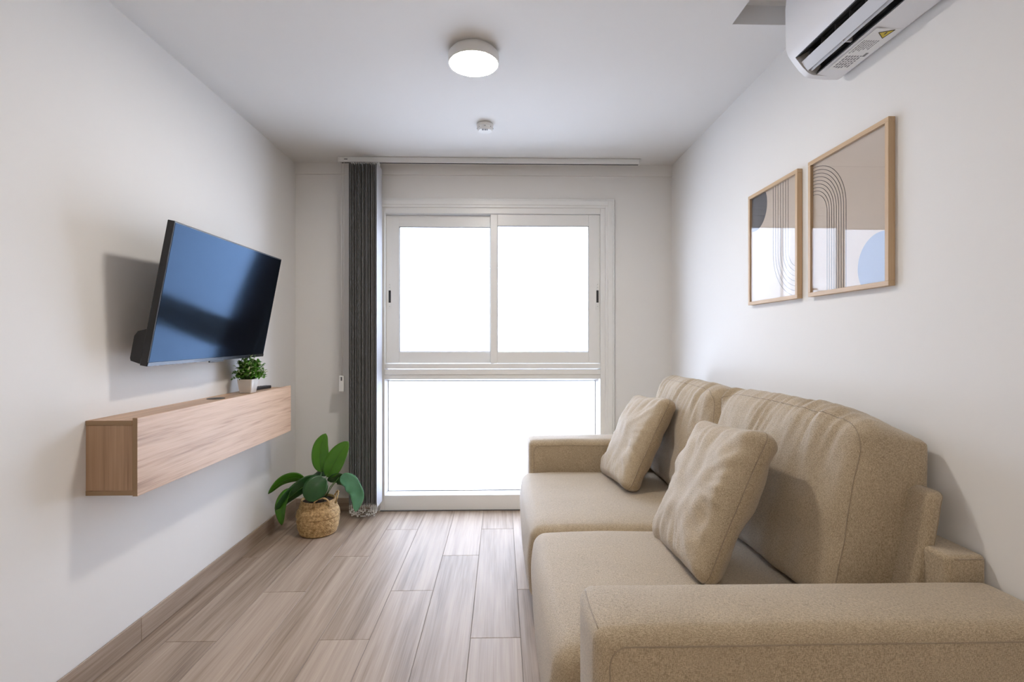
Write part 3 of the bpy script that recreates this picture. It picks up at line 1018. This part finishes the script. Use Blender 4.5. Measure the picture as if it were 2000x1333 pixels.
# inner wall down into the basket
base_n = len(vs)
for (r, z) in ((0.096, HB), (0.094, HB-0.01), (0.100, 0.16), (0.0, 0.155)):
    for k in range(segs):
        g = 2*math.pi*k/segs
        vs.append((kx + r*math.cos(g), ky + r*math.sin(g), z))
prev = (rows-1)*segs
for j in range(4):
    cur = base_n + j*segs
    for k in range(segs):
        k2 = (k+1) % segs
        fs.append((prev+k, prev+k2, cur+k2, cur+k))
    prev = cur
fs.append(tuple(range(segs)))
obj('basket_body', vs, fs, 'straw', bk, True)
for ang, lean in ((math.radians(-62), 0.1), (math.radians(25), -0.2)):
    # rope handles standing on the rim
    cxh, cyh = kx + 0.099*math.cos(ang), ky + 0.099*math.sin(ang)
    tx, ty = -math.sin(ang), math.cos(ang)
    nx, ny = math.cos(ang), math.sin(ang)
    pts = []
    for k in range(25):
        g = math.pi*k/24
        a2 = 0.048*math.cos(g)
        h2 = 0.052*math.sin(g)
        out = 0.02*math.sin(g)
        pts.append((cxh + tx*a2 + nx*out, cyh + ty*a2 + ny*out, HB - 0.02 + h2 + (0.0 if k not in (0, 24) else -0.01)))
    mb = MB()
    for s in range(2):   # twisted pair
        pp2 = []
        for k, p in enumerate(pts):
            g = k*0.9 + s*math.pi
            pp2.append((p[0] + nx*0.0028*math.cos(g), p[1] + ny*0.0028*math.cos(g), p[2] + 0.0028*math.sin(g)))
        mb.tube(pp2, 0.0034, 6)
    mb.build('handle', 'straw', bk, True)
mb = MB(); mb.lathe([(0.0, 0.158), (0.098, 0.158), (0.097, 0.200), (0.05, 0.207), (0.0, 0.209)], kx, ky, 32)

pl = thing('leafy_plant', (kx, ky, 0.16), 'artificial broad-leaved plant standing in the woven basket', 'plant')
mb.build('soil', 'soil', pl, True)

def leaf(path, width, mat, fold=0.25, side=None, wave=0.0, label=None, roll=0.0):
    """blade along a 3-D path; path[0] is the leaf base"""
    P = [Vector(p) for p in path]
    # Catmull-Rom resample
    pts = []
    ext = [P[0]*2 - P[1]] + P + [P[-1]*2 - P[-2]]
    nseg = 7
    for i in range(1, len(ext)-2):
        for k in range(nseg):
            t = k/nseg
            a, b, c, d = ext[i-1], ext[i], ext[i+1], ext[i+2]
            pts.append(0.5*((2*b) + (c-a)*t + (2*a-5*b+4*c-d)*t*t + (3*b-a-3*c+d)*t**3))
    pts.append(P[-1])
    n = len(pts)
    nv = 8
    vs, fs = [], []
    for i in range(n):
        t = i/(n-1)
        w = width * (math.sin(math.pi*min(1, t**0.92))**0.55) * (1.0 if t < 0.97 else 0.6) * (1 - 0.12*t)
        w = max(w, 0.002)
        tan = (pts[min(i+1, n-1)] - pts[max(i-1, 0)]).normalized()
        s = Vector(side)
        s = (s - tan*s.dot(tan)).normalized()
        nr = s.cross(tan).normalized()
        for j in range(nv+1):
            u = -1 + 2*j/nv
            off = s*(u*w) + nr*(fold*w*(abs(u)**1.2) + wave*w*math.sin(t*17 + u*2)*abs(u) - (0.0012 if j == nv//2 else 0))
            vs.append(pts[i] + off)
    for i in range(n-1):
        for j in range(nv):
            q = i*(nv+1)+j
            fs.append((q, q+1, q+nv+2, q+nv+1))
    m = len(vs)
    o = obj('leaf', vs, fs, mat, pl, True)
    md = o.modifiers.new('thickness', 'SOLIDIFY'); md.thickness = 0.0012; md.offset = 0
    rib = MB(); rib.tube([p - Vector((0, 0.0, 0.0005)) for p in pts], [0.0022*(1-0.75*i/(n-1)) for i in range(n)], 5)
    rib.build('midrib', 'stem', o, True)
    return o
def stalk(path, r=0.003):
    mb = MB(); mb.tube(path, [r*(1-0.35*i/(len(path)-1)) for i in range(len(path))], 6)
    mb.build('stalk', 'stem', pl, True)
ctr = Vector((kx, ky, 0.205))
def cp(dx, dy, z): return (kx+dx, ky+dy, z)
# two upright bright leaves
stalk([cp(0.0, 0, 0.19), cp(0.005, 0.01, 0.30), cp(0.018, 0.012, 0.395)], 0.0034)
leaf([cp(0.018, 0.012, 0.375), cp(0.008, 0.014, 0.45), cp(0.010, 0.020, 0.54), cp(0.036, 0.030, 0.615)], 0.054, 'leaf_bright', 0.20, (1, 0.25, 0.0))
stalk([cp(0.01, 0, 0.19), cp(0.03, -0.01, 0.27), cp(0.060, -0.012, 0.370)], 0.0034)
leaf([cp(0.060, -0.012, 0.350), cp(0.092, -0.015, 0.415), cp(0.138, -0.012, 0.50), cp(0.188, -0.004, 0.570)], 0.066, 'leaf_bright', 0.15, (0.86, -0.2, -0.46))
# drooping leaves round the rim
stalk([cp(-0.02, 0, 0.19), cp(-0.06, -0.01, 0.29), cp(-0.085, -0.015, 0.325)])
leaf([cp(-0.075, -0.01, 0.330), cp(-0.14, -0.02, 0.348), cp(-0.215, -0.03, 0.325), cp(-0.292, -0.04, 0.255)], 0.042, 'leaf_bright', -0.22, (0.25, -0.45, 0.85))
stalk([cp(-0.02, -0.02, 0.19), cp(-0.06, -0.05, 0.27), cp(-0.10, -0.07, 0.300)])
leaf([cp(-0.085, -0.06, 0.305), cp(-0.145, -0.085, 0.275), cp(-0.185, -0.10, 0.195), cp(-0.182, -0.105, 0.085)], 0.058, 'leaf_bright', -0.20, (0.80, -0.35, 0.45))
stalk([cp(0.0, -0.03, 0.19), cp(-0.005, -0.05, 0.28), cp(-0.01, -0.06, 0.335)])
leaf([cp(0.055, -0.04, 0.335), cp(-0.03, -0.07, 0.325), cp(-0.115, -0.095, 0.270), cp(-0.215, -0.115, 0.180)], 0.066, 'leaf_dark', -0.18, (0.35, -0.35, 0.85))
stalk([cp(-0.01, -0.03, 0.19), cp(-0.01, -0.07, 0.25), cp(0.02, -0.09, 0.320)])
leaf([cp(0.068, -0.085, 0.365), cp(0.040, -0.115, 0.330), cp(0.012, -0.13, 0.285), cp(-0.005, -0.135, 0.235)], 0.074, 'leaf_dark', -0.16, (0.95, 0.1, -0.3))
stalk([cp(0.0, 0.02, 0.19), cp(-0.01, 0.05, 0.30), cp(0.0, 0.07, 0.345)])
leaf([cp(0.045, 0.05, 0.350), cp(0.005, 0.075, 0.378), cp(-0.04, 0.10, 0.360), cp(-0.07, 0.12, 0.31)], 0.055, 'leaf_dark', -0.2, (0.6, 0.2, 0.6))
stalk([cp(0.03, -0.01, 0.19), cp(0.08, -0.02, 0.29), cp(0.11, -0.03, 0.325)])
leaf([cp(0.060, -0.005, 0.325), cp(0.115, 0.0, 0.345), cp(0.165, 0.01, 0.320), cp(0.205, 0.015, 0.255)], 0.056, 'leaf_dark', -0.2, (0.4, -0.5, 0.75))
stalk([cp(0.03, -0.02, 0.19), cp(0.10, -0.05, 0.30), cp(0.15, -0.07, 0.362)])
M['leaf_sheen'] = leafmat('glossy_leaf_painted_sheen', (0.07, 0.27, 0.12), (0.16, 0.42, 0.26), 0.28)  # light sheen on the right-hand leaf put into a paler blue-green colour
leaf([cp(0.155, -0.06, 0.362), cp(0.228, -0.09, 0.338), cp(0.275, -0.105, 0.265), cp(0.265, -0.115, 0.165)], 0.058, 'leaf_sheen', -0.16, (0.85, -0.25, 0.45), 0.09)

# ================================================================== SOFA
def lattice(h, r, n):
    """coordinates along one axis: dense in the rounded zone"""
    a = [math.tan(math.radians(45*k/5)) for k in range(6)]
    inner = h - r
    c = list(np.linspace(-inner, inner, n))
    hi = [inner + r*t for t in a[1:]]
    return np.array([-v for v in reversed(hi)] + c + hi)

def round_map(Q, half, r):
    half = np.array(half)
    inner = np.clip(Q, -(half-r), half-r)
    d = Q - inner
    L = np.linalg.norm(d, axis=1, keepdims=True)
    L[L < 1e-9] = 1
    return inner + d/L*r

def soft_mesh(half, r, res):
    ax = [lattice(half[i], r, res[i]) for i in range(3)]
    n = [len(a) for a in ax]
    idx = {}
    V, F = [], []
    def vid(i, j, k):
        key = (i, j, k)
        if key not in idx:
            idx[key] = len(V); V.append((ax[0][i], ax[1][j], ax[2][k]))
        return idx[key]
    for i in (0, n[0]-1):
        for j in range(n[1]-1):
            for k in range(n[2]-1):
                F.append((vid(i, j, k), vid(i, j+1, k), vid(i, j+1, k+1), vid(i, j, k+1)))
    for j in (0, n[1]-1):
        for i in range(n[0]-1):
            for k in range(n[2]-1):
                F.append((vid(i, j, k), vid(i+1, j, k), vid(i+1, j, k+1), vid(i, j, k+1)))
    for k in (0, n[2]-1):
        for i in range(n[0]-1):
            for j in range(n[1]-1):
                F.append((vid(i, j, k), vid(i+1, j, k), vid(i+1, j+1, k), vid(i, j+1, k)))
    return np.array(V), F

def nz3(P, s, seed=0.0):
    return np.array([noise.noise(Vector((p[0]*s[0]+seed, p[1]*s[1]+seed*1.7, p[2]*s[2]+seed*0.6))) for p in P])

def soft(name, half, r, res, deform, place, mat, parent, seams=(), seam_r=0.0022):
    Q, F = soft_mesh(half, r, res)
    P = place(deform(round_map(Q, half, r)))
    o = obj(name, P, F, mat, parent, True)
    for path in seams:
        sp = place(deform(round_map(np.array(path, float), half, r)))
        MB().tube(sp, seam_r, 6).build('seam', 'seam', o, True)
    return o

def dense(path, step=0.012, rounding=1):
    path = [np.array(p, float) for p in path]
    for _ in range(3):            # cut corners so that seams turn in arcs
        q = [path[0]]
        for a, b, c in zip(path, path[1:], path[2:]):
            la, lc = np.linalg.norm(a-b), np.linalg.norm(c-b)
            k = min(0.02, la*0.3, lc*0.3)
            q += [b + (a-b)/la*k, b + (c-b)/lc*k]
        q.append(path[-1])
        path = q
    out = []
    for a, b in zip(path, path[1:]):
        a, b = np.array(a, float), np.array(b, float)
        n = max(1, int(np.linalg.norm(b-a)/step))
        for k in range(n): out.append(a + (b-a)*k/n)
    out.append(np.array(path[-1], float))
    return out

sofa = thing('sofa', (0.69, 2.15, 0), 'beige linen two-seat sofa along the right wall', 'sofa')
AX0, AX1 = 0.188, 1.219
def shift(c): return lambda P: P + np.array(c)

def arm(y0, y1, x0, seedv, cam_side):
    c = ((x0+AX1)/2, (y0+y1)/2, (0.045+0.600)/2)
    h = ((AX1-x0)/2, (y1-y0)/2, (0.600-0.045)/2)
    r = 0.030
    def df(P):
        P = P.copy()
        u = P/np.array(h)
        top = np.clip(u[:, 2], 0, 1)**6
        P[:, 2] += 0.010*top*(1-np.clip(np.abs(u[:, 1]), 0, 1)**2.5) * (1-np.clip(np.abs(u[:, 0]), 0, 1)**8)
        P[:, 2] += 0.0030*nz3(P, (5, 6, 2), seedv)*top
        front = np.clip(-u[:, 0], 0, 1)**6
        P[:, 0] -= 0.006*front*(1-u[:, 1]**2)
        P[:, 1] += 0.0025*nz3(P, (4, 1, 4), seedv+3)*np.sign(u[:, 1])
        return P
    hx, hy, hz = h
    q = 1.0
    seams = []
    for sy in (-1, 1):
        # stitched line along the upper edge of each side, turning down at the front
        yy = sy*hy
        seams.append(dense([(hx-0.01, yy, hz-r*0.95), (-(hx-r*1.6), yy, hz-r*0.95), (-(hx-r*0.95), yy, hz-r*1.8), (-(hx-r*0.95), yy, -hz+0.02)]))
    seams.append(dense([(-(hx-r*0.25), -hy+r*0.9, hz), (-(hx-r*0.25), hy-r*0.9, hz)]))
    return soft('arm', h, r, (34, 9, 16), df, shift(c), 'sofa', sofa, seams, 0.0017)
arm(1.045, 1.265, 0.195, 1.0, -1)
arm(3.066, 3.262, 0.170, 5.0, -1)

def seat(y0, y1, x0, seedv, ztop):
    c = ((x0+1.02)/2, (y0+y1)/2, (0.105+ztop)/2)
    h = ((1.02-x0)/2, (y1-y0)/2, (ztop-0.105)/2)
    r = 0.048
    def df(P):
        P = P.copy(); u = P/np.array(h)
        top = np.clip(u[:, 2], 0, 1)**5
        P[:, 2] += 0.012*top*(1-u[:, 1]**4)*(1-u[:, 0]**4) + 0.004*top*nz3(P, (4, 4, 1), seedv)
        # waterfall front: upper edge rolls back, lower front tucks in slightly
        fr = np.clip(-u[:, 0], 0, 1)**5
        P[:, 0] += fr*(0.020*np.clip(u[:, 2], 0, 1)**2 + 0.010*np.clip(-u[:, 2], 0, 1) - 0.010*(1-u[:, 1]**2))
        # near and far top edges sink a little
        P[:, 2] -= 0.016*top*np.clip(np.abs(u[:, 1])-0.75, 0, 1)**2/0.0625*0.6
        P[:, 1] += 0.002*nz3(P, (7, 2, 7), seedv+2)
        return P
    hx, hy, hz = h
    seams = []
    for sy in (-1, 1):
        yy = sy*hy
        seams.append(dense([(hx-0.02, yy, hz-r*1.1), (-(hx-r*1.9), yy, hz-r*1.1), (-(hx-r*1.0), yy, hz-r*1.9), (-(hx-r*1.0), yy, -hz+0.05)]))
    return soft('seat_cushion', h, r, (28, 28, 10), df, shift(c), 'sofa', sofa, seams, 0.0018)
seat(1.272, 2.122, 0.124, 2.0, 0.422)
seat(2.126, 3.060, 0.114, 8.0, 0.424)

def back(y0, y1, seedv, cxb, skew, drop):
    z0, z1 = 0.425, 0.985
    c = (cxb, (y0+y1)/2, (z0+z1)/2)
    h = (0.110, (y1-y0)/2, (z1-z0)/2)
    r = 0.052
    def df(P):
        P = P.copy(); u = P/np.array(h)
        zc = u[:, 2]; yc = u[:, 1]; xc = u[:, 0]
        face = np.clip(np.abs(xc), 0, 1)**3*np.sign(xc)
        body = (1-np.clip(np.abs(yc), 0, 1)**4)*(1-np.clip(np.abs(zc), 0, 1)**4)
        # thicker at the bottom, leaning back
        P[:, 0] *= 1.08 - 0.10*zc
        P[:, 0] += 0.040*zc - skew*yc + 0.030*(1-zc)*np.clip(xc, 0, 1)
        P[:, 0] += np.where(face < 0, face*0.034, face*0.010)*body
        # crown on the top edge and the ends
        top = np.clip(zc, 0, 1)**5
        P[:, 2] += 0.012*top*(1-yc**4) - top*(0.078*np.clip((xc+0.6)/1.6, 0, 1)**1.4 + drop*np.clip(-yc, 0, 1)**3)
        P[:, 1] += 0.018*np.sign(yc)*np.clip(np.abs(yc), 0, 1)**6*(1-zc**4)*(1-xc**2*0.5)
        # gathers hanging from the top seam, fading downwards
        g = np.clip((zc-0.05)/0.95, 0, 1)
        gather = np.zeros(len(P))
        n1 = nz3(np.c_[P[:, 1] + 0.25*P[:, 2], P[:, 2], P[:, 0]], (25, 2.4, 2.2), seedv)
        n2 = nz3(np.c_[P[:, 1] + 0.15*P[:, 2], P[:, 2], P[:, 0]], (75, 3.0, 3.0), seedv+9)
        ridge = 1-np.abs(n1)*2.6
        gather = (0.0135*np.clip(ridge, -0.7, 1) + 0.006*n2)*np.clip(0.85 + 1.2*nz3(P, (1, 5, 3), seedv+13), 0.25, 1.4)*g**1.2*(0.35+0.65*np.clip(1-np.abs(zc-0.75)/0.9, 0, 1))
        fr = np.clip(-xc, 0, 1)**2
        P[:, 0] -= gather*fr
        P[:, 2] += gather*top*0.8
        # soft slumps over the face
        P[:, 0] -= fr*0.016*nz3(P, (1, 4.2, 5.5), seedv+4)
        P[:, 0] -= fr*0.007*nz3(P, (1, 13, 9), seedv+6)*(1-np.clip(zc, -1, 1)*0.3)
        # the rear rests flat against the wall
        lim = 1.196 - c[0]
        over = np.clip(P[:, 0] - (lim - 0.02), 0, None)
        P[:, 0] = np.where(over > 0, lim - 0.02 + 0.02*np.tanh(over/0.02), P[:, 0])
        # end faces crease lightly
        P[:, 1] += 0.005*np.sign(yc)*np.clip(np.abs(yc), 0, 1)**4*nz3(P, (6, 1, 7), seedv+5)
        return P
    hx, hy, hz = h
    seams = []
    ri = r*0.55
    seams.append(dense([(-hx, -hy+ri*0.3, -hz+r), (-hx, -hy+ri*0.3, hz-r*1.1), (-hx, -hy+r*1.1, hz-ri*0.3), (-hx, hy-r*1.1, hz-ri*0.3), (-hx, hy-ri*0.3, hz-r*1.1), (-hx, hy-ri*0.3, -hz+r)], 0.008))
    return soft('back_cushion', h, r, (8, 84, 44), df, shift(c), 'sofa', sofa, seams, 0.0014)
back(1.412, 2.268, 3.0, 1.074, 0.014, 0.022)
back(2.280, 3.110, 11.0, 1.040, 0.0, 0.0)

# upholstered back panels behind the cushions
def backpanel(y0, y1):
    z0, z1 = 0.44, 0.800
    c = (1.122, (y0+y1)/2, (z0+z1)/2)
    h = (0.022, (y1-y0)/2, (z1-z0)/2)
    def df(P):
        P = P.copy(); u = P[:, 2]/h[2]
        P[:, 0] += 0.036*u + 0.003*nz3(P, (3, 5, 6), 4.0)
        return P
    hx, hy, hz = h
    return soft('backrest_panel', h, 0.019, (3, 30, 14), df, shift(c), 'sofa', sofa, [dense([(hx*0.6, -hy, -hz+0.01), (hx*0.6, -hy, hz-0.02), (hx*0.6, -hy+0.02, hz), (hx*0.6, hy-0.02, hz)])], 0.0016)
backpanel(1.325, 2.255)
backpanel(2.280, 3.050)
# ledge between the arms along the wall
def ledge():
    y0, y1 = 1.258, 3.063
    c = (1.1685, (y0+y1)/2, (0.10+0.660)/2)
    h = (0.0525, (y1-y0)/2, (0.660-0.10)/2)
    def df(P):
        P = P.copy(); P[:, 2] += 0.003*nz3(P, (4, 5, 2), 7.0); return P
    hx, hy, hz = h
    return soft('rear_ledge', h, 0.014, (4, 24, 6), df, shift(c), 'sofa', sofa, [dense([(-hx+0.02, -hy, hz-0.008), (hx-0.004, -hy, hz-0.008)])], 0.0016)
ledge()
MB().box(0.19, 1.08, 1.268, 3.063, 0.045, 0.104, 0.006, 2).build('base', 'sofa', sofa)
for (x, y) in ((0.25, 1.10), (1.14, 1.10), (0.25, 3.20), (1.14, 3.20)):
    MB().box(x-0.03, x+0.03, y-0.03, y+0.03, 0.0, 0.050, 0.003, 1).build('foot', 'black', sofa)

# ------------------------------------------------------------------ throw pillows
def pillow(cx, cy, cz, lean, yaw, half, seedv, label, roll=0.0):
    r = 0.042
    def df(P):
        P = P.copy(); u = P/np.array(half)
        yc, zc, xc = u[:, 1], u[:, 2], u[:, 0]
        body = (1-np.clip(np.abs(yc), 0, 1)**2.6)*(1-np.clip(np.abs(zc), 0, 1)**2.6)
        P[:, 0] += np.sign(xc)*np.abs(xc)**2*(0.042*body - 0.012*(np.abs(yc*zc)**4))
        # sides pulled in between the corners
        P[:, 1] -= 0.012*yc*(1-zc**2)
        P[:, 2] -= 0.010*zc*(1-yc**2)
        fr = np.abs(xc)**2*np.sign(xc)
        # creases running in from seams and a slumped lower half
        P[:, 0] += fr*(0.017*nz3(P, (2, 6, 6), seedv) + 0.010*nz3(P, (2, 15, 12), seedv+3))
        edge = np.clip(np.maximum(np.abs(yc), np.abs(zc))-0.35, 0, 1)
        rad = nz3(np.c_[np.arctan2(yc, zc+1e-6)*1.0, P[:, 0], np.zeros(len(P))], (7, 4, 1), seedv+7)
        P[:, 0] += np.minimum(fr, 0)*0.022*rad*edge
        P[:, 1] += 0.004*nz3(P, (8, 2, 8), seedv+5)
        P[:, 2] += 0.004*nz3(P, (8, 8, 2), seedv+6)
        return P
    def place(P):
        P = np.asarray(P)
        cr, sr = math.cos(roll), math.sin(roll)
        P = np.c_[P[:, 0], P[:, 1]*cr - P[:, 2]*sr, P[:, 1]*sr + P[:, 2]*cr]
        cl, sl = math.cos(lean), math.sin(lean)
        P = np.c_[P[:, 0]*cl + P[:, 2]*sl, P[:, 1], -P[:, 0]*sl + P[:, 2]*cl]
        cw, sw_ = math.cos(yaw), math.sin(yaw)
        P = np.c_[P[:, 0]*cw - P[:, 1]*sw_, P[:, 0]*sw_ + P[:, 1]*cw, P[:, 2]]
        return P + np.array([cx, cy, cz])
    hx, hy, hz = half
    o = None
    t = thing('throw_pillow', (cx, cy, cz-hz), label, 'pillow', 'throw pillows on the sofa')
    e = r*0.25
    ring = dense([(-hx*0.1, -hy, -hz+r), (-hx*0.1, -hy, hz-r), (-hx*0.1, -hy+r, hz), (-hx*0.1, hy-r, hz), (-hx*0.1, hy, hz-r), (-hx*0.1, hy, -hz+r), (-hx*0.1, hy-r, -hz), (-hx*0.1, -hy+r, -hz), (-hx*0.1, -hy, -hz+r)], 0.008)
    soft('pillow_cover', half, r, (6, 44, 44), df, place, 'sofa', t, [ring], 0.0018)
    return t
pillow(0.736, 1.810, 0.660, math.radians(25), math.radians(-2), (0.048, 0.252, 0.258), 21.0, 'beige linen throw pillow nearer the viewer, leaning on the back cushion', math.radians(-5))
pillow(0.735, 2.780, 0.662, math.radians(27), math.radians(3), (0.048, 0.232, 0.258), 33.0, 'beige linen throw pillow nearer the window, leaning by the far arm', math.radians(-4))
